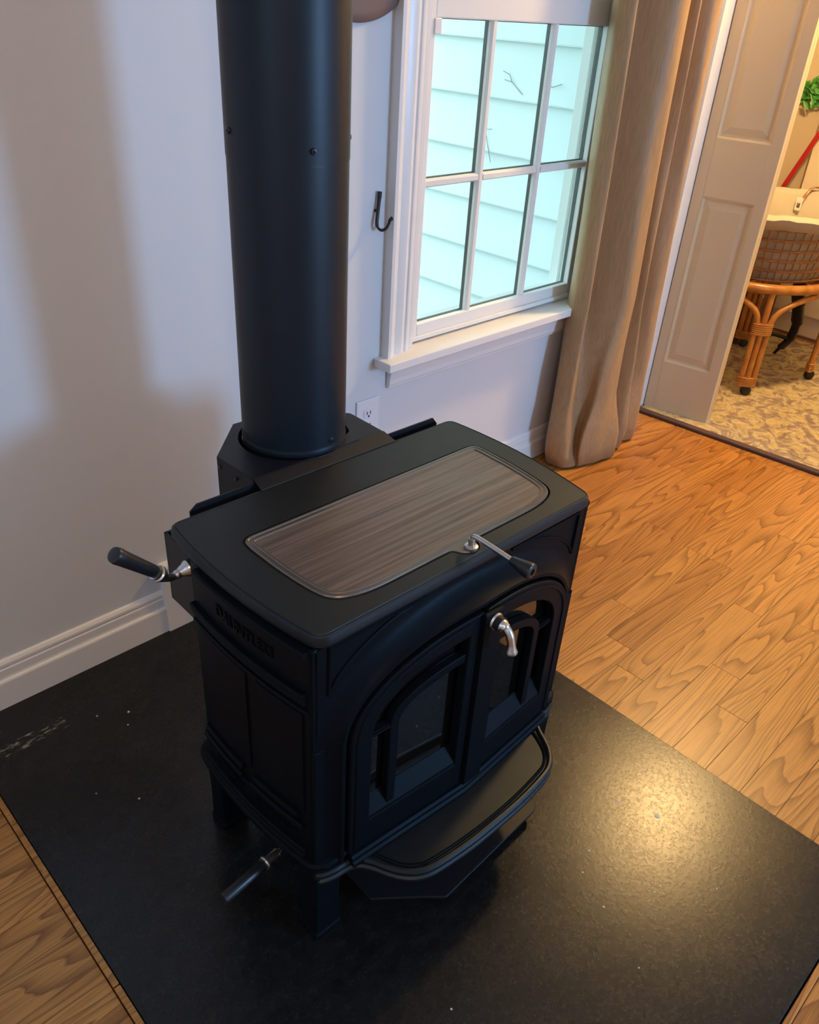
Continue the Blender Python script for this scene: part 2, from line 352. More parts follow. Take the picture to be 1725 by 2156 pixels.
def sash(name, d, z0, z1, zg0, zg1, gx0=1.637, gx1=2.372, hm=1.032):
    X0, X1 = OX0+.016, OX1-.016
    s = mk(name, bx(X0, gx0, d, d+.034, z0, z1).box(gx1, X1, d, d+.034, z0, z1).box(gx0, gx1, d, d+.034, z0, zg0).box(gx0, gx1, d, d+.034, zg1, z1), TRIM, win, bevel=.003)
    vx = [1.862, 2.126]; mw = .011
    zs = [(zg0, hm-mw), (hm+mw, zg1)]; xs = [(gx0, vx[0]-mw), (vx[0]+mw, vx[1]-mw), (vx[1]+mw, gx1)]
    for x in vx:
        mk('muntin', B().rings([[(x-mw, d+.017, z), (x-mw, d+.011, z), (x-.006, d+.003, z), (x+.006, d+.003, z), (x+mw, d+.011, z), (x+mw, d+.017, z), (x+mw, d+.022, z), (x+.006, d+.032, z), (x-.006, d+.032, z), (x-mw, d+.022, z)] for z in (zg0, zg1)]), TRIM, s)
    for x0, x1 in xs:
        mk('muntin', B().rings([[(x, d+.017, hm-mw), (x, d+.011, hm-mw), (x, d+.003, hm-.006), (x, d+.003, hm+.006), (x, d+.011, hm+mw), (x, d+.017, hm+mw), (x, d+.032, hm+.006), (x, d+.032, hm-.006)] for x in (x0, x1)]), TRIM, s)
    for za, zb in zs:
        for x0, x1 in xs:
            mk('pane', bx(x0-.002, x1+.002, d+.016, d+.019, za-.002, zb+.002), GLASS, s)
            mk('spacer', bx(x0-.003, x0+.002, d+.0195, d+.029, za-.003, zb+.003).box(x1-.002, x1+.003, d+.0195, d+.029, za-.003, zb+.003).box(x0, x1, d+.0195, d+.029, za-.003, za+.002).box(x0, x1, d+.0195, d+.029, zb-.002, zb+.003), SPACER, s)
    return s
ls = sash('lower_sash', .018, .598, 1.478, .646, 1.412)
mk('tilt_latch', bx(1.630, 1.652, .012, .018, 1.378, 1.412), PLAST, ls, bevel=.002)
mk('lift_rail', bx(OX0+.016, OX1-.016, .010, .018, .598, .613), TRIM, ls, bevel=.003)
sash('upper_sash', .064, 1.440, 2.255, 1.490, 2.205, hm=1.85)
# ---- what stands outside: the clapboard wing of the house, ground
wo = mk('wall_outside', bx(2.915, 2.98, YW+.15, 5.2, -.6, 3.2), SIDING, kind='structure')
for k in range(-3, 15):
    z0 = .083+.2085*k
    mk('clapboard', B().rings([[(2.918, y, z0+.010), (2.890, y, z0-.002), (2.889, y, z0+.004), (2.914, y, z0+.2085), (2.9195, y, z0+.2185)] for y in (YW+.15, 5.2)]), SIDING, wo)
mk('ground_outside', bx(-9, 2.98, YW+.15, 9, -.72, -.6), GROUND, kind='structure').name = 'floor_outside'
def twig(P, lab):
    tw = None
    for p in P:
        o = mk('twig' if not tw else 'side_shoot', B().tube([(2.887-.001*math.sin(i), y, z) for i, (y, z) in enumerate(p)], .0016, 5), TWIG, tw)
        tw = tw or tag(o, lab, 'twig')
twig([[(2.300, 1.150), (2.36, 1.19), (2.40, 1.195)], [(2.36, 1.19), (2.375, 1.215), (2.41, 1.225)]], 'forked dark twig on the clapboard outside, high in the middle upper pane')
twig([[(2.11, 1.205), (2.155, 1.19), (2.20, 1.21)]], 'short thin twig on the clapboard seen through the right upper pane')
twig([[(2.475, 1.00), (2.46, .95), (2.43, .875)], [(2.475, 1.00), (2.44, 1.005)]], 'thin bent dark twig on the clapboard outside, low in the middle upper pane')

# ---- bifold door folded open in the doorway
dd = Vector((.046, -.272, 0)).normalized(); dnrm = Vector((-dd.y, dd.x, 0))
door = empty('door_1', (3.046, 1.552, .012), math.atan2(dd.y, dd.x), kind='structure')
def leaf(off):                                            # local x along leaf, y = thickness (+y is away from camera)
    Wd, Ht, T = .276, 2.28, .033; st = .040
    z = [(0, .215), (.872, 1.075), (2.13, Ht)]
    g = bx(0, st, off, off+T, 0, Ht).box(Wd-st, Wd, off, off+T, 0, Ht)
    for z0, z1 in z: g.box(st, Wd-st, off, off+T, z0, z1)
    l = mk('leaf', g, DOORM, door, bevel=.0015)
    for z0, z1 in ((.215, .872), (1.075, 2.13)):
        def rr(i, d): return [(st+i, off+d, z0+i), (Wd-st-i, off+d, z0+i), (Wd-st-i, off+d, z1-i), (st+i, off+d, z1-i)]
        mk('panel', B().rings([rr(0, T-.004), rr(0, .0005), rr(.006, .004), rr(.010, .010), rr(.015, .0105), rr(.040, .0035)]), DOORM, l)
leaf(0); leaf(.0355)
# ---- next room
mk('wall_far', bx(4.6, 4.7, -.6, 3.0, -.02, ZC), TAN, kind='structure')
mk('wall_next_room_back', bx(3.0, 4.7, 2.9, 3.0, -.02, ZC).box(XR+.0, XR+.1, YW+.15, 2.9, -.02, ZC), TAN, kind='structure').name = 'wall_rear'
mk('wall_next_room_front', bx(XR+.11, 4.7, -.7, -.6, -.02, ZC), TAN, kind='structure').name = 'wall_side'
mk('baseboard_far', bx(4.584, 4.6, -.6, 2.9, .01, .125), CREAM, kind='structure', bevel=.004)
d2_ = mk('door_2', bx(4.555, 4.6, .80, 1.735, .126, 2.1), CREAM, kind='structure', bevel=.004)
rug = empty('area_rug', (3.0, .8, 0), label='floral beige and gold area rug with mauve border in the next room', cat='rug')
RP = [(2.982, 1.548), (3.085, .28), (3.085, -.45), (4.5, -.45), (4.5, 2.5), (3.12, 2.5), (3.12, 1.62), (3.05, 1.548)]
RP = [(x-3.0, y-.8) for x, y in RP]
mk('pile', B().plate(RP, [], .001, .013, lambda x, d, y: (x, y, d)), RUG, rug, bevel=.004)
e0, e1 = Vector(RP[0]), Vector(RP[1]); ed = (e1-e0).normalized()
mk('border', B().plate([(e0.x-.004, e0.y), (e1.x-.004, e1.y), (e1.x+.030, e1.y), (e0.x+.030, e0.y)], [], .0005, .0142, lambda x, d, y: (x, y, d)), RUGB, rug, bevel=.003)

# ================================================================== THE STOVE (local frame: x across the front, y towards the wall)
TH = math.radians(-1.1)
stove = empty('wood_stove', (.822, .637, .003), TH, label='black cast-iron wood stove with arched double doors standing on the dark hearth', cat='stove')
stove.location.z = 0
def yfront(x): return -.016-.018*max(0, 1-abs(x)/.265)
def sidex(y): t = y/.37; return .314+.009*t+.017*4*t*(1-t)
FR = lambda x, d, z: (x, yfront(x)+d, z)
def arch(a_, zt, zs, zb, n=40, ex=2.25, side=0, xs=.0):    # side -1/1: half arch ending at |x|=xs
    P = []
    for k in range(n+1):
        t = PI*(1-k/n); cx, sz = math.cos(t), math.sin(t)
        x = a_*math.copysign(abs(cx)**(2/ex), cx); z = zs+(zt-zs)*abs(sz)**(2/ex); P.append((x, z))
    if side == 0: return [(-a_, zb)]+P+[(a_, zb)]
    f = [p for p in P if p[0] <= -xs]; i = len(f)
    p0, p1 = P[i-1], P[i]; t = (-xs-p0[0])/(p1[0]-p0[0]); f.append((-xs, p0[1]+(p1[1]-p0[1])*t))
    f = [(-a_, zb)]+f+[(-xs, zb)]
    return f if side < 0 else [(-x, z) for x, z in f][::-1]
# top plate
def topside(y): t = y/.38; return .310+.015*t+.018*4*t*(1-t)
ring = [(-.310, 0)]+[(.310, 0)]+[(topside(y), y) for y in (.05, .1, .15, .2, .25, .3, .34)]+[(topside(.38), .38), (-topside(.38), .38)]+[(-topside(y), y) for y in (.34, .3, .25, .2, .15, .1, .05)]
OUT = fillet(ring, [.026, .026]+[0]*7+[.022, .022]+[0]*7)
GC = .010
def gridloop(off=0):
    half = [(.268, .268), (.2705, .235), (.269, .17), (.263, .105)]
    P = [(GC+.026, .040), (GC+.200, .040), (GC+.252, .060)]+[(GC+x, y) for x, y in half[::-1]]+[(GC-x, y) for x, y in half]+[(GC-.252, .060), (GC-.200, .040), (GC-.026, .040), (GC-.020, .026), (GC-.010, .017), (GC, .014), (GC+.010, .017), (GC+.020, .026)]
    R = [.01, .045, .045, .05, .02, 0, .022, .022, 0, .02, .05, .045, .045, .01, .006, .006, .006, .006, .006]
    return inset(fillet(P, R, 5), off)
HOLE = gridloop(-.0035)
g = B()
lv = [(.0085, .7100), (.0075, .7085), (.0055, .7085), (.0045, .7097), (.0018, .7075), (-.0005, .6990), (.0005, .6920), (.004, .6890), (.012, .688)]
loops = [[(p.x, p.y, z) for p in inset(OUT, i)] for i, z in lv]; g.rings(loops, False, False)
hin = [[(p.x, p.y, z) for p in HOLE] for z in (.710, .700)]; g.rings(hin, False, True)
ou = inset(OUT, .0085); tri = geometry.tessellate_polygon([[Vector((p.x, p.y, 0)) for p in ou], [Vector((p.x, p.y, 0)) for p in HOLE]])
g.add([(p.x, p.y, .710) for p in ou]+[(p.x, p.y, .710) for p in HOLE], tri)
g.add(loops[-1], [tuple(range(len(OUT)))])
mk('top_plate', g, IRON_LIT, stove, smooth=30)
g = B()
G = [(0, .7015), (.0005, .7105), (.0020, .7122), (.0050, .7122), (.0065, .7106), (.0085, .7106), (.0100, .7118), (.013, .7118), (.0150, .7095)]
gl = gridloop(); g.rings([[(p.x, p.y, z) for p in inset(gl, i)] for i, z in G[:6]], True, False)
def gridinner(off):
    half = [(.268, .268), (.2705, .235), (.269, .17), (.263, .105)]
    P = [(GC+.200, .040), (GC+.252, .060)]+[(GC+x, y) for x, y in half[::-1]]+[(GC-x, y) for x, y in half]+[(GC-.252, .060), (GC-.200, .040)]
    return inset(fillet(P, [.045, .045, .05, .02, 0, .022, .022, 0, .02, .05, .045, .045], 8), off)
o1 = inset(gl, .0085); i1 = gridinner(.0100)
tri = geometry.tessellate_polygon([[Vector((p.x, p.y, 0)) for p in o1], [Vector((p.x, p.y, 0)) for p in i1]])
g.add([(p.x, p.y, .7106) for p in o1]+[(p.x, p.y, .7106) for p in i1], tri)
g.rings([[(p.x, p.y, z) for p in gridinner(i)] for i, z in ((.0100, .7106), (.0112, .7118), (.0140, .7118), (.0165, .7095))], False, False)
gr = mk('griddle', g, GRIM, stove, smooth=30, label='grey brushed-metal griddle plate with raised rim')
mk('griddle_face', B().plate([(p.x, p.y) for p in gridinner(.0160)], [], .7060, .7098, lambda x, d, y: (x, y, d)), GRID, gr)
# griddle lever
lvb = mk('griddle_lever', B().lathe([(.0115, .7105), (.0115, .7155), (.0100, .7165), (.006, .7170), (.0055, .722), (.0055, .730)], (.012, .024, 0), n=20)
    .tube(spline([(.012, .024, .726), (.012, .022, .733), (.0115, .014, .7365), (.011, -.02, .7365), (.0105, -.062, .7350)], 6), .0046, 12), NICKEL, stove, smooth=40, label='satin nickel griddle lever')
ax = Vector((.003, -.036, -.002)).normalized()
mk('knob', B().lathe([(.006, 0), (.0072, .002), (.0085, .010), (.0120, .026), (.0135, .034), (.0128, .038), (.010, .040), (.0055, .040), (.0050, .034)], (.0105, -.058, .7352), ax, 20), BLACKP, lvb, smooth=40)
# body core
mk('firebox', bx(-.296, .296, .022, .34, .200, .688), DARK, stove)
# front casting: loops offset from the arched door opening
rim = arch(.267, .631, .478, .205, 44); n = len(rim); YB = .010
def off(d):
    P = [Vector(p) for p in rim]; out = []
    for i in range(n):
        t = (P[min(i+1, n-1)]-P[max(i-1, 0)]).normalized(); q = P[i]+Vector((-t.y, t.x))*d
        out.append(Vector((max(-.313, min(.313, q.x)), min(.6885, max(q.y, .205)))))
    return out
def bound():
    out = []
    for x, z in rim:
        if z <= .478: out.append(Vector((math.copysign(.314, x), z))); continue
        v = Vector((x, z-.478)); k = min(.314/max(abs(v.x), 1e-6), (.6885-.478)/max(v.y, 1e-6)); out.append(Vector((v.x*k, .478+v.y*k)))
    return out
R = []
for d, fn in ((0, lambda x: YB+.02), (0, lambda x: yfront(x)+.006), (.002, lambda x: yfront(x)+.004), (.0085, lambda x: yfront(x)+.004), (.0105, lambda x: yfront(x)+.009)):
    R.append([(q.x, fn(q.x), q.y) for q in off(d)])
for k in range(1, 9):
    t = k/8; e = math.sin(t*PI/2)**.9
    R.append([(q.x, (yfront(q.x)+.009)*(1-e)+YB*e if abs(q.x) < .3125 else YB, q.y) for q in off(.0105+.0345*t)])
R.append([(q.x, YB, q.y) for q in bound()]); R.append([(q.x, YB+.012, q.y) for q in bound()])
mk('front_panel', B().rings(R, False, False, closed=False), IRON, stove, smooth=28)
for sx in (-1, 1):
    ridge = B()
    ridge.tube([(sx*.286, YB-.001, .590), (sx*.286, YB-.001, .6795), (sx*.10, YB-.001, .6795)], .0038, 6)
    ridge.tube(spline([(sx*x, YB-.0005, z) for x, z in ((.286, .592), (.268, .618), (.232, .645), (.172, .669), (.10, .679))], 5), .0030, 6)
    mk('corner_ridge', ridge, IRON, stove, smooth=40)
    # corner pillar, lower half, with a wavy joint at the top
    P = [(.270, .205), (.3155, .205), (.3155, .489), (.306, .484), (.296, .4875), (.285, .486), (.278, .472), (.270, .470)]
    mk('pillar', B().plate([(sx*x, z) for x, z in P], [], .0065, .03, XYZ), IRON, stove, bevel=.0022)
    mk('corner_post', bx(min(sx*.300, sx*.3165), max(sx*.300, sx*.3165), .010, .040, .205, .6885), IRON, stove, bevel=.006)
# doors
for sx in (-1, 1):
    out = arch(.2625, .6255, .478, .222, 44, side=sx, xs=.004); hole = arch(.2225, .588, .476, .285, 44, side=sx, xs=.032)
    dr = mk('door', B().plate(out, [hole], -.001, .018, FR), IRON, stove, bevel=.0025)
    mk('frame_bead', B().tube([FR(x, -.001, z) for x, z in arch(.2515, .6155, .477, .225, 40, side=sx, xs=.034)[:-1]] if sx < 0 else [FR(x, -.001, z) for x, z in arch(.2515, .6155, .477, .225, 40, side=sx, xs=.034)[1:]], .0026, 6), IRON, dr, smooth=50)
    ia = arch(.184, .549, .476, .285, 36, side=sx, xs=.030); ib = arch(.166, .531, .474, .285, 36, side=sx, xs=.030)
    if sx < 0: ring2 = ia[:-1]+ib[:-1][::-1]
    else: ring2 = ia[1:]+ib[1:][::-1]
    mk('inner_arch', B().plate(ring2, [], .003, .019, FR), IRON, dr, bevel=.0022)
    mk('tie_bar', B().plate([(sx*.182, .471), (sx*.224, .471), (sx*.224, .482), (sx*.182, .482)], [], .006, .018, FR).plate([(sx*.182, .4745), (sx*.224, .4745), (sx*.224, .4785), (sx*.182, .4785)], [], .0035, .008, FR), IRON, dr, bevel=.001)
    mk('sill', B().rings([[FR(sx*x, d, z) for d, z in ((.019, .322), (.001, .290), (.001, .284), (.019, .284))] for x in (.223, .031)]), IRON, dr)
    mk('pane', B().plate(arch(.226, .592, .476, .284, 30, side=sx, xs=.028), [], .0195, .0225, FR), PANE, dr)
mk('mullion', B().plate([(-.010, .220), (.034, .220), (.034, .6235), (-.010, .6255)], [], -.009, .0, lambda x, d, z: (x, -.034+d, z)), IRON, stove, bevel=.003)
hb = (.012, -.043, .606)
hd = mk('door_handle', B().lathe([(.0145, 0), (.0155, .003), (.014, .006)], hb, (0, -1, 0), 24)
    .tube(spline([(.012, -.058, .606), (.0125, -.066, .605), (.0135, -.074, .597), (.014, -.080, .582), (.0142, -.082, .566)], 6), [.0125]+[.0115]*2+[.0105]*2+[.0088]*2+[.0072]*9+[.0068]*4+[.0075, .0082, .009, .0098, .0102], 16), NICKEL, stove, smooth=40, label='curved satin nickel door handle stub')
mk('collar', B().lathe([(.0128, .005), (.0128, .017)], hb, (0, -1, 0), 24), WROUGHT, hd, smooth=40)
mk('end_socket', B().lathe([(.0106, 0), (.0112, .002), (.0106, .004), (.006, .0042), (.006, .001)], (.0142, -.0823, .5665), (.02, -.12, -1), 16), STEELL, hd, smooth=40)
# sides: bowed panel with ribs and lettering
def sweep(sx, y0, y1, prof, n=14):                        # prof (outset, z) swept along the bowed side
    return B().rings([[(sx*(sidex(y)+o), y, z) for o, z in prof] for y in [y0+(y1-y0)*k/n for k in range(n+1)]])
def rib(z0, z1, o): m = (z1-z0)*.28; return [(-.004, z0), (o*.75, z0), (o, z0+m), (o, z1-m), (o*.75, z1), (-.004, z1)]
for sx in (-1, 1):
    sp = mk('side_panel', sweep(sx, .014, .302, [(-.012, .205), (0, .205), (0, .6885), (-.012, .6885)]), IRON, stove, smooth=35)
    for y0, y1 in ((.026, .127), (.152, .286)): mk('raised_field', sweep(sx, y0, y1, rib(.345, .560, .0035), 8), IRON, sp, smooth=30)
    for y0, y1, z0, z1, o in ((.016, .275, .674, .687, .010), (.020, .300, .5985, .606, .010), (.020, .300, .5910, .5975, .0085), (.020, .300, .5830, .5900, .007), (.016, .300, .566, .5735, .006),
            (.172, .290, .323, .337, .009), (.036, .143, .321, .335, .009), (.176, .300, .299, .312, .009), (.026, .176, .2995, .304, .008), (.026, .152, .304, .312, .009),
            (.022, .300, .246, .2545, .010), (.022, .300, .2365, .2450, .0125)):
        mk('rib', sweep(sx, y0, y1, rib(z0, z1, o), 12), IRON, sp, smooth=30)
    def letters(word, ya, yb, zc, h):
        cu = bpy.data.curves.new('lettering', 'FONT'); cu.body = word; cu.extrude = .5; cu.size = 1; cu.resolution_u = 3
        t = bpy.data.objects.new('lettering', cu); me = bpy.data.meshes.new_from_object(t); bpy.data.objects.remove(t)
        xs = [v.co.x for v in me.vertices]; x0, x1 = min(xs), max(xs); ys = [v.co.y for v in me.vertices]; yy0, yy1 = min(ys), max(ys)
        for v in me.vertices:
            y = (ya+(yb-ya)*(v.co.x-x0)/(x1-x0)); 
            if sx > 0: y = ya+yb-y
            v.co = (sx*(sidex(y)+(.0028 if v.co.z > 0 else -.002)), y, zc+(v.co.y-(yy0+yy1)/2)/(yy1-yy0)*h)
        mk('lettering', me, IRON, sp)
    letters('DAUNTLESS', .222, .084, .641, .021)
    letters('VERMONT', .266, .180, .275, .014); letters('CASTINGS', .146, .046, .275, .014)
mk('back_panel', bx(-.318, .318, .300, .312, .205, .6885), SHEET, stove)
# base, ash lip, legs
BO = [(-.300, -.004), (.300, -.004)]+[(sidex(y)+.004, y) for y in (.01, .06, .12, .18, .24, .30, .345)]+[(.30, .362), (-.30, .362)]+[(-sidex(y)-.004, y) for y in (.345, .30, .24, .18, .12, .06, .01)]
BO = fillet(BO, [.0, .0]+[.012]+[0]*5+[.02, .02, .02, .02]+[0]*5+[.012], 4)
mk('base', B().rings([[(p.x, p.y, z) for p in inset(BO, i)] for i, z in ((.012, .186), (.004, .188), (.001, .192), (.001, .198), (.005, .200), (.005, .2035), (-.004, .206), (-.0045, .214), (-.001, .219), (.008, .222))]), IRON, stove, smooth=28)
hl = [(-.318, .004), (-.306, -.006), (-.285, -.012), (-.262, -.0145), (-.244, -.022), (-.230, -.040), (-.218, -.064), (-.204, -.086), (-.182, -.106), (-.150, -.118), (-.075, -.126)]
LIPO = [(p.x, p.y) for p in spline([(*p, 0) for p in hl+[(0, -.1275)]+[(-x, y) for x, y in hl[::-1]]], 5)]
lo = [Vector(p) for p in LIPO]+[Vector((.30, .03)), Vector((-.30, .03))]; nl = len(LIPO)
def lin(d):
    P = inset(lo, d); return P
lip = B()
for i, (d, z) in enumerate([]): pass
LV = [(.010, .166), (.003, .168), (.000, .172), (.000, .177), (.004, .180), (.004, .183), (.0005, .186), (.000, .193), (.003, .198), (.007, .1985), (.010, .196), (.0125, .1925)]
lip.rings([[(p.x, p.y, z) for p in lin(d)] for d, z in LV])
mk('ash_lip', lip, IRON_LIT, stove, smooth=28)
inn = [p for p in spline([(-.215, -.026, 0), (-.205, -.052, 0), (-.190, -.078, 0), (-.168, -.095, 0), (-.14, -.102, 0), (-.07, -.109, 0), (0, -.111, 0), (.07, -.109, 0), (.14, -.102, 0), (.168, -.095, 0), (.190, -.078, 0), (.205, -.052, 0), (.215, -.026, 0)], 5)]
mk('lip_bead', B().tube([(p.x, p.y, .1935) for p in inn], .0032, 6), IRON, stove, smooth=50)
mk('threshold', B().rings([[(x, yfront(x)-d, z) for d, z in ((-.03, .190), (.010, .192), (.010, .200), (.006, .204), (.006, .211), (.002, .215), (-.03, .2205))] for x in (-.258, -.2, -.13, -.06, 0, .06, .13, .2, .258)]), IRON, stove, smooth=28)
for sx in (-1, 1):
    for y0, y1, sy in ((-.001, .052, 1), (.300, .350, -1)):
        def q(i, z, t=0): 
            xa, xb = sx*(.320-i), sx*(.262+i); ya, yb = y0+i, y1-i
            return [(xa, ya, z), (xb, ya, z), (xb, yb, z), (xa, yb, z)]
        mk('leg', B().rings([q(0, 0.003), q(0, .018), q(.002, .022), q(.003, .10), q(.001, .188)]), IRON, stove, bevel=.004)
mk('ash_housing', bx(-.215, .215, .03, .30, .075, .190), SHEET, stove, bevel=.004)
mk('bottom_shield', B().plate([(.200, .30), (.200, -.064), (.190, -.083), (.178, -.090), (-.095, -.1045), (-.135, -.070), (-.205, -.015), (-.205, .30)], [], .028, .034, lambda x, d, y: (x, y, d)).box(-.19, .19, .05, .29, .034, .08), SHEET, stove, bevel=.0015)
# primary air lever (bottom left), damper handle (top left)
al = mk('air_lever', B().tube([(-.20, .128, .140), (-.318, .114, .140)], .0042, 10).lathe([(.0078, 0), (.0085, .004), (.0085, .026), (.0125, .027), (.0130, .030), (.0120, .032), (.008, .033)], (-.318, .114, .140), (-.0295, -.0035, 0), 20), NICKEL, stove, smooth=40, label='nickel air lever with black grip')
mk('grip', B().lathe([(.0088, 0), (.0095, .004), (.0108, .085), (.0100, .090), (.006, .0905)], (-.350, .110, .140), (-.085, -.010, 0), 18), BLACKP, al, smooth=40)
dh = mk('damper_handle', B().lathe([(.0145, 0), (.014, .003), (.0105, .008), (.0075, .016)], (-.329, .316, .660), (-1, 0, -.1), 20)
    .tube(spline([(-.340, .316, .659), (-.353, .315, .657), (-.364, .313, .659), (-.374, .310, .667), (-.380, .308, .678)], 6), [.0075]*6+[.0062]*10+[.0068, .0075, .0085, .0095, .0105, .011, .011, .0112, .0115], 14)
    .lathe([(.0120, 0), (.0135, .002), (.0135, .005), (.0112, .007), (.0125, .010), (.0120, .013)], (-.3795, .308, .676), (-.050, -.006, .052), 20), NICKEL, stove, smooth=40, label='nickel damper handle with black grip')
mk('grip', B().lathe([(.0100, 0), (.0100, .002), (.0125, .070), (.0132, .082), (.0120, .087), (.007, .0885)], (-.388, .307, .6855), (-.050, -.006, .052), 20), BLACKP, dh, smooth=40)
# rear heat shield and flue box
rs = mk('rear_shield', B().plate([(-.276, .23), (.300, .23), (.300, .702), (.288, .7165), (-.262, .7165), (-.276, .706)], [], .393, .396, XYZ).box(-.326, -.322, .302, .392, .552, .687).box(.322, .326, .302, .392, .552, .687).box(-.326, -.27, .389, .393, .552, .687).box(.27, .326, .389, .393, .552, .687), SHEET, stove)
BXO = [(-.146, .402), (.160, .402), (.160, .505), (.078, .604), (-.058, .604), (-.154, .508)]
hole = [(.012+.109*math.cos(t), .497+.103*math.sin(t)) for t in [2*PI*k/40 for k in range(40)]]
fb = mk('flue_box', B().plate(BXO, [hole], .7175, .7205, lambda x, d, y: (x, y, d)).rings([[(x, y, z) for x, y in BXO] for z in (.42, .7175)], False, False).rings([[(x, y, z) for x, y in hole] for z in (.60, .7175)], False, False).rings([[(-.146, .402, .7205), (.160, .402, .7205), (.160, .402, .7185), (-.146, .402, .7185)], [(-.150, .372, .7118), (.164, .372, .7118), (.164, .372, .7103), (-.150, .372, .7103)]]), SHEET, stove, bevel=.0008)
mk('flue_collar', B().lathe([(.086, .60), (.086, .7195), (.100, .7195), (.100, .712), (.103, .70)], (.012, .497, 0), n=48), STEELL, fb, smooth=40)
for p in ((-.152, .500, .703), (-.150, .45, .700), (-.1, .562, .705)): mk('screw', B().lathe([(.004, 0), (.0038, .003), (.002, .004)], p, (-1, 0 if p[1] < .51 else .9, 0), 10), BLACKP, fb, smooth=40)
mk('collar_flap', B().plate([(.035, .402), (.095, .402), (.112, .425), (.098, .437)], [], .7210, .7235, lambda x, d, y: (x, y, d)), SHEET, fb)

# ================================================================== STOVEPIPE
pc = (.822+math.cos(TH)*.012-math.sin(TH)*.497, .637+math.sin(TH)*.012+math.cos(TH)*.497)
pipe = empty('stovepipe', (*pc, .69), label='tall black double-wall stovepipe rising behind the stove to the ceiling', cat='stovepipe')
mk('lower_section', B().lathe([(.0965, .0316), (.0985, .0312), (.0995, .033), (.0995, .040), (.0985, .042), (.0985, .046), (.0985, .529), (.0985, .533), (.0975, .535)], (0, 0, 0), n=64), PIPEM, pipe, smooth=40)
mk('upper_section', B().lathe([(.0985, .531), (.0994, .531), (.0994, .535), (.0994, 1.755), (.0994, 1.76)], (0, 0, 0), n=64), PIPEM, pipe, smooth=40)
mk('starter_ring', B().lathe([(.0965, .0315), (.0985, .0315), (.0985, .033), (.0965, .033)], (0, 0, 0), n=48), SHEET, pipe, smooth=40)
def screw(x, y, z, r):
    v = Vector((x-.012, y-.497, 0)).normalized(); v.rotate(Matrix.Rotation(TH, 3, 'Z'))
    mk('screw', B().lathe([(.0052, -.002), (.0052, .001), (.0042, .003), (.0018, .0035), (.0015, .001)], (v.x*r, v.y*r, z-.69), v, 12), BLACKP, pipe, smooth=40)
screw(-.011, .400, 1.242, .0998); screw(.025, .398, .745, .0985); screw(-.086, .512, 1.26, .0998); screw(.11, .45, 1.25, .0998)

# ================================================================== THINGS ON THE STOVE WALL
dp = mk('flue_cover', B().lathe([(.205, 0), (.205, .008), (.198, .014), (.185, .016), (.06, .020), (0.001, .021)], (0, 0, 0), (0, -1, 0), 64), BROWN, smooth=40, loc=(1.363, YW, 1.600),
    label='round brown plate on the wall between stovepipe and window', cat='wall plate')
hk = empty('wall_hook', (1.437, YW, .96), label='black wrought-iron J hook on the wall left of the window', cat='hook')
mk('hook', B().tube(spline([(.011, -.008, .076), (.007, -.009, .045), (.0, -.012, .010), (-.001, -.016, -.006), (.005, -.024, -.014), (.014, -.032, -.009), (.019, -.036, .003), (.021, -.038, .012), (.027, -.040, .016)], 6), [.0056]*4+[.0048]*14+[.0038]*14+[.0036]*8+[.0044]*5+[.005]*4, 10), WROUGHT, hk, smooth=50)
mk('nail', B().lathe([(.004, 0), (.004, .014), (.003, .0145)], (.003, 0, .03), (0, -1, 0), 10), WROUGHT, hk)
ot = empty('outlet', (1.434, YW, .409), label='white duplex wall outlet low on the wall behind the stove', cat='outlet')
mk('cover_plate', bx(-.0435, .0435, -.006, 0, -.064, .064), PLAST, ot, bevel=.003)
for s in (1, -1):
    rc = mk('receptacle', B().plate([(p.x, p.y) for p in fillet([(-.017, -.0145), (.017, -.0145), (.017, .0145), (-.017, .0145)], [.009]*4)], [], -.0085, -.005, lambda x, d, z: (x, d, z+s*.0195)), PLAST, ot, bevel=.001)
    for x0, x1, z0, z1 in ((-.0075, -.005, -.002, .008), (.005, .0075, -.002, .008), (-.0025, .0025, -.0105, -.005)): mk('slot', bx(x0, x1, -.0092, -.008, s*.0195+z0, s*.0195+z1), SLOT, rc)

# ================================================================== CURTAIN
# plan profiles (x,y) at several heights, same number of control points
TOPP = [(2.30, 1.525), (2.268, 1.490), (2.292, 1.462), (2.325, 1.478), (2.350, 1.490), (2.385, 1.455), (2.420, 1.432), (2.470, 1.428), (2.505, 1.440), (2.512, 1.475), (2.520, 1.505), (2.540, 1.500), (2.556, 1.455), (2.575, 1.440), (2.592, 1.455), (2.592, 1.500), (2.612, 1.505), (2.640, 1.465), (2.675, 1.442), (2.712, 1.448), (2.735, 1.480), (2.742, 1.525)]
def morph(dx0, dx1, sy): return [(x+dx0+(dx1-dx0)*(x-2.27)/.47, 1.492+(y-1.482)*sy*(1.6 if y < 1.482 else 1.3)) for x, y in TOPP]
BOT = [(2.330, 1.53), (2.255, 1.500), (2.262, 1.450), (2.290, 1.425), (2.330, 1.440), (2.375, 1.440), (2.345, 1.405), (2.390, 1.385), (2.455, 1.372), (2.525, 1.362), (2.548, 1.392), (2.555, 1.450), (2.570, 1.420), (2.588, 1.385), (2.625, 1.385), (2.640, 1.425), (2.648, 1.450), (2.670, 1.410), (2.705, 1.400), (2.745, 1.410), (2.775, 1.450), (2.780, 1.525)]
HEM = [(2.345, 1.53), (2.285, 1.505), (2.282, 1.450), (2.295, 1.425), (2.315, 1.415), (2.335, 1.408), (2.350, 1.400), (2.395, 1.386), (2.455, 1.374), (2.525, 1.364), (2.540, 1.392), (2.548, 1.440), (2.560, 1.425), (2.580, 1.400), (2.612, 1.392), (2.630, 1.420), (2.640, 1.450), (2.662, 1.420), (2.700, 1.404), (2.738, 1.412), (2.765, 1.450), (2.772, 1.525)]
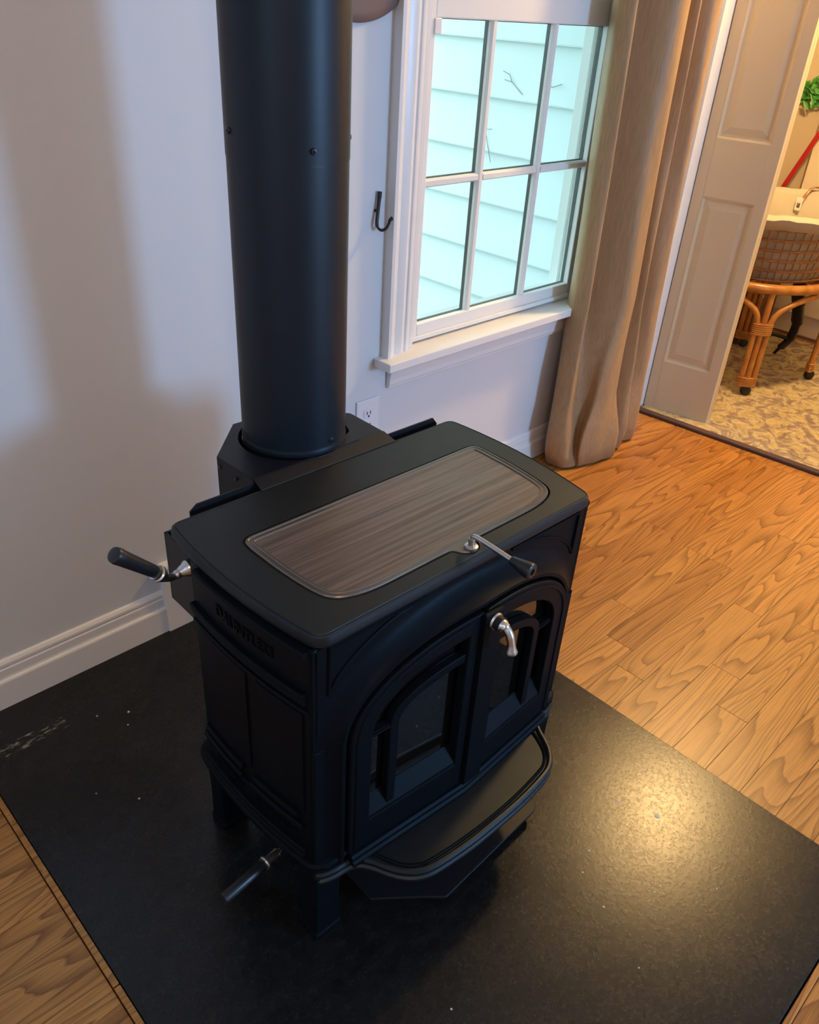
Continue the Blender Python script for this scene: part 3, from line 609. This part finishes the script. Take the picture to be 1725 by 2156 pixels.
LVL = [(2.33, morph(.0, -.01, .9)), (1.45, morph(.0, .01, 1.0)), (.95, morph(.02, .025, 1.0)), (.62, morph(.028, .04, 1.05)), (.30, [((p[0]*.5+q[0]*.5), (p[1]*.5+q[1]*.5)) for p, q in zip(morph(.02, .05, 1.1), BOT)]), (.09, BOT), (.012, HEM)]
rows = []
zs = [2.33-(2.33-.012)*k/46 for k in range(47)]
for z in zs:
    for (za, pa), (zb, pb) in zip(LVL[:-1], LVL[1:]):
        if zb <= z+1e-9 <= za+1e-6:
            t = (za-z)/(za-zb); t = t*t*(3-2*t) if za < .7 else t
            cp = [(p[0]*(1-t)+q[0]*t, p[1]*(1-t)+q[1]*t, 0) for p, q in zip(pa, pb)]; break
    sp_ = spline(cp, 8); rows.append([(p.x+.0015*math.sin(9*z+k*.35), p.y+.0015*math.sin(7*z+k*.5), z) for k, p in enumerate(sp_)])
cur = mk('curtain', B().rings(rows, False, False, closed=False), CURT, smooth=60, label='floor-length tan satin curtain hanging at the right of the window', cat='curtain')
sd = cur.modifiers.new('thick', 'SOLIDIFY'); sd.thickness = .002
mk('curtain_rod', B().tube([(1.40, 1.490, 2.345), (2.80, 1.490, 2.345)], .011, 12).tube([(1.44, 1.49, 2.345), (1.44, YW, 2.345)], .007, 8).tube([(2.77, 1.49, 2.345), (2.77, YW, 2.345)], .007, 8), WROUGHT, smooth=40,
   label='black metal curtain rod above the window', cat='curtain rod')

# ================================================================== NEXT ROOM THINGS
EC = Vector((3.82, 1.48)); EA, EB = .36, .285; ZR = .497; ZRUG = .013
def el(t, ka=0): return Vector((EC.x+(EA+ka)*math.cos(t), EC.y+(EB+ka)*math.sin(t)))
st = empty('bassinet_stand', (0, 0, 0), label='oval honey rattan stand on black castors under the basket in the next room', cat='stand')
mk('ring', B().tube([(*el(2*PI*k/48), ZR) for k in range(49)], .021, 12, False), RATTAN, st, smooth=60)
mk('ring_slats', bx(EC.x-.30, EC.x+.30, EC.y-.03, EC.y+.03, ZR-.012, ZR).box(EC.x-.03, EC.x+.03, EC.y-.26, EC.y+.26, ZR-.012, ZR), RATTAN, st)
def stand_leg(t):
    p = el(t); tg = Vector((-EA*math.sin(t), EB*math.cos(t))).normalized()
    if tg.x < 0: tg = -tg
    lg = mk('leg', B().tube([(p.x, p.y, .07), (p.x, p.y, ZR)], .0135, 10), RATTAN, st, smooth=60)
    for s in (-1, 1):
        q = p+tg*s*.027
        pts = [(q.x, q.y, .07), (q.x, q.y, .30)]+[(*(el(t+dt*(1 if (el(t+.1)-p).dot(tg)*s > 0 else -1))*w_+q*(1-w_)), z) for dt, z, w_ in ((.12, .36, .35), (.22, .405, .7), (.40, .442, .95), (.62, .462, 1), (.80, .470, 1))]
        mk('cane', B().tube(spline(pts, 5), .0125, 10), RATTAN, lg, smooth=60)
    for z0, z1 in ((.058, .100), (.298, .345)):
        g = B(); k = z0
        while k < z1:
            g.lathe([(.0305, k), (.0325, k+.004), (.0305, k+.008)], (p.x, p.y, 0), n=16); k += .0085
        V = []
        for (x, y, z) in g.V:
            v = Vector((x, y))-p; al_ = v.dot(tg); nn = v-tg*al_; q = p+tg*al_*1.38+nn*.62; V.append((q.x, q.y, z))
        g.V = V; mk('wrap', g, RATTAN, lg, smooth=60)
    cs = mk('castor', B().lathe([(.012, .018), (.014, .03), (.014, .045), (.008, .06)], (p.x, p.y, ZRUG), n=14), RUBBER, st, smooth=40)
    mk('wheel', B().lathe([(.015, -.014), (.021, -.012), (.021, -.003), (.017, -.002), (.017, .002), (.021, .003), (.021, .012), (.015, .014)], (p.x+.008, p.y-.004, ZRUG+.021), (.5, .85, 0), 18), RUBBER, cs, smooth=40)
tl = 3.84
for t in (PI+.575, PI+2.0, .575, 2.0): stand_leg(t)
bk = empty('moses_basket', (EC.x, EC.y, ZR+.019), label='open-weave wicker baby basket with white cotton liner on the rattan stand', cat='basket')
def bel(t, k): a0, b0 = .315+.075*k, .240+.050*k; return (a0*math.cos(t), b0*math.sin(t))
HB = .235
for i in range(6):
    k = i/5*.93; z = k*HB+.006
    for dz in (-.0035, .0035): mk('weave_band', B().tube([(*bel(2*PI*j/56, k), z+dz*math.sin(j*2.2)) for j in range(57)], .0042, 6, False), WICK, bk, smooth=60)
smesh = None
for j in range(56):
    t = 2*PI*j/56; mk('stake', B().tube([(*bel(t, -.02), 0), (*bel(t, .5), HB*.5), (*bel(t, 1.04), HB*1.06)], .0032, 5), WICK, bk)
mk('basket_floor', B().plate([bel(2*PI*j/40, -.03) for j in range(40)], [], -.002, .004, lambda x, d, y: (x, y, d)), WICK, bk)
def ll(k, z, w=0, d=-.012): return [((bel(t, k)[0])*(1+d/.3), bel(t, k)[1]*(1+d/.25), z+w*math.sin(9*t)+w*.6*math.sin(23*t)) for t in [2*PI*j/72 for j in range(72)]]
mk('liner', B().rings([ll(0, .008), ll(.3, .075, .004), ll(.6, .145, .004), ll(.9, .212, .003), ll(1.02, .232, .003, .012), ll(1.06, .25, .004, .026), ll(1.06, .268, .004, .030), ll(1.06, .280, .003, .018), ll(1.05, .281, .003, -.008), ll(1.0, .262, .004, -.025), ll(.7, .17, .005, -.03), ll(.2, .05, .004, -.03)], False, True), LINER, bk, smooth=60, label='white cotton liner rolled over the rim')
bx_ = [(.315, .075, .215), (.335, .07, .262), (.365, .055, .298), (.385, .02, .300), (.40, -.03, .305), (.425, -.07, .28), (.43, -.09, .20)]
mk('carry_strap', B().tube(spline(bx_, 6), .014, 10, True, .4), mat('strap_print', (.40, .22, .12), .8, build=m_rattan((.16, .06, .04), (.62, .42, .28))), bk, smooth=60)
mk('buckle', B().plate([(-.014, -.028), (.014, -.028), (.014, .028), (-.014, .028)], [[(-.008, -.018), (.008, -.018), (.008, .004), (-.008, .004)]], -.004, .004, lambda x, d, z: (.303+d, .078+x, .225+z)), PLAST, bk, bevel=.002)
cb = empty('low_cabinet', (4.18, 1.66, ZRUG+.0008), label='dark cherry low cabinet on the rug behind the rattan stand', cat='cabinet')
mk('case', bx(-.05, .30, 0, .6, .05, .36), DWOOD, cb, bevel=.004)
for x, y in ((-.03, .02), (.28, .02), (-.03, .57), (.28, .57)): mk('foot', bx(x-.018, x+.018, y-.018, y+.018, 0, .05), DWOOD, cb, bevel=.003)
mk('white_bracket', B().tube([(.045, -.004, .12), (.06, -.004, .16), (.065, -.004, .22), (.085, -.004, .24)], .011, 8), PLAST, cb, smooth=50)
mk('hanging_strap', B().tube(spline([(4.16, 1.45, ZR-.02), (4.165, 1.45, .36), (4.18, 1.435, .28), (4.19, 1.42, .18), (4.19, 1.43, .10), (4.16, 1.455, .05), (4.14, 1.465, .025)], 6), [.055]*6+[.06]*6+[.05]*6+[.035]*6+[.028]*6+[.012]*7, 12, True, .45).tube(spline([(4.19, 1.43, .10), (4.15, 1.50, .115), (4.10, 1.535, .10)], 5), .010, 8), RUBBER, st, smooth=60)
mk('red_pole', B().tube([(4.545, 2.10, .014), (4.520, 1.50, 1.55)], .012, 12), RED, smooth=50, label='thin red pole leaning against the wall beyond the basket', cat='pole')
g = B()
for k in range(60):
    t = random.uniform(0, 2*PI); r = random.uniform(.0, .07); y = 1.815+r*math.cos(t); z = 1.17+r*1.1*math.sin(t); x = 4.588-random.uniform(0, .03)
    u = Vector((random.uniform(-.3, .3), random.uniform(-1, 1), random.uniform(-1, 1))).normalized()*.03; v = Vector((-1, random.uniform(-.4, .4), random.uniform(-.4, .4))).normalized().cross(u)*.4
    p = Vector((x, y, z)); g.add([p-u, p+v, p+u, p-v+Vector((-.004, 0, 0))], [(0, 1, 2), (0, 2, 3)])
mk('leaf_spray', g.tube([(4.598, 1.815, 1.12), (4.585, 1.815, 1.22)], .004, 6), GREEN, label='bunch of bright green leaves on the wall beside the red pole', cat='foliage')
# grit on the hearth
g = B()
for x, y, r in ((.46, 1.40, .0022), (.52, 1.365, .003), (.50, 1.33, .002), (.42, 1.13, .0025), (1.03, .42, .0022), (.98, .40, .002), (1.09, .44, .002), (.95, .33, .002), (1.05, .28, .0018), (1.18, .45, .004), (1.21, .37, .006), (.7, .25, .002), (.6, .4, .002), (.9, .22, .0016), (1.15, .2, .0016), (.36, 1.20, .0015)):
    g.lathe([(r, .003), (r*.9, .003+min(r*.6, .001)), (r*.3, .003+min(r*.8, .0014))], (x, y, 0), n=6)
mk('grit', g, CHIP, kind='stuff', label='pale specks of grit scattered over the dark hearth', cat='grit')
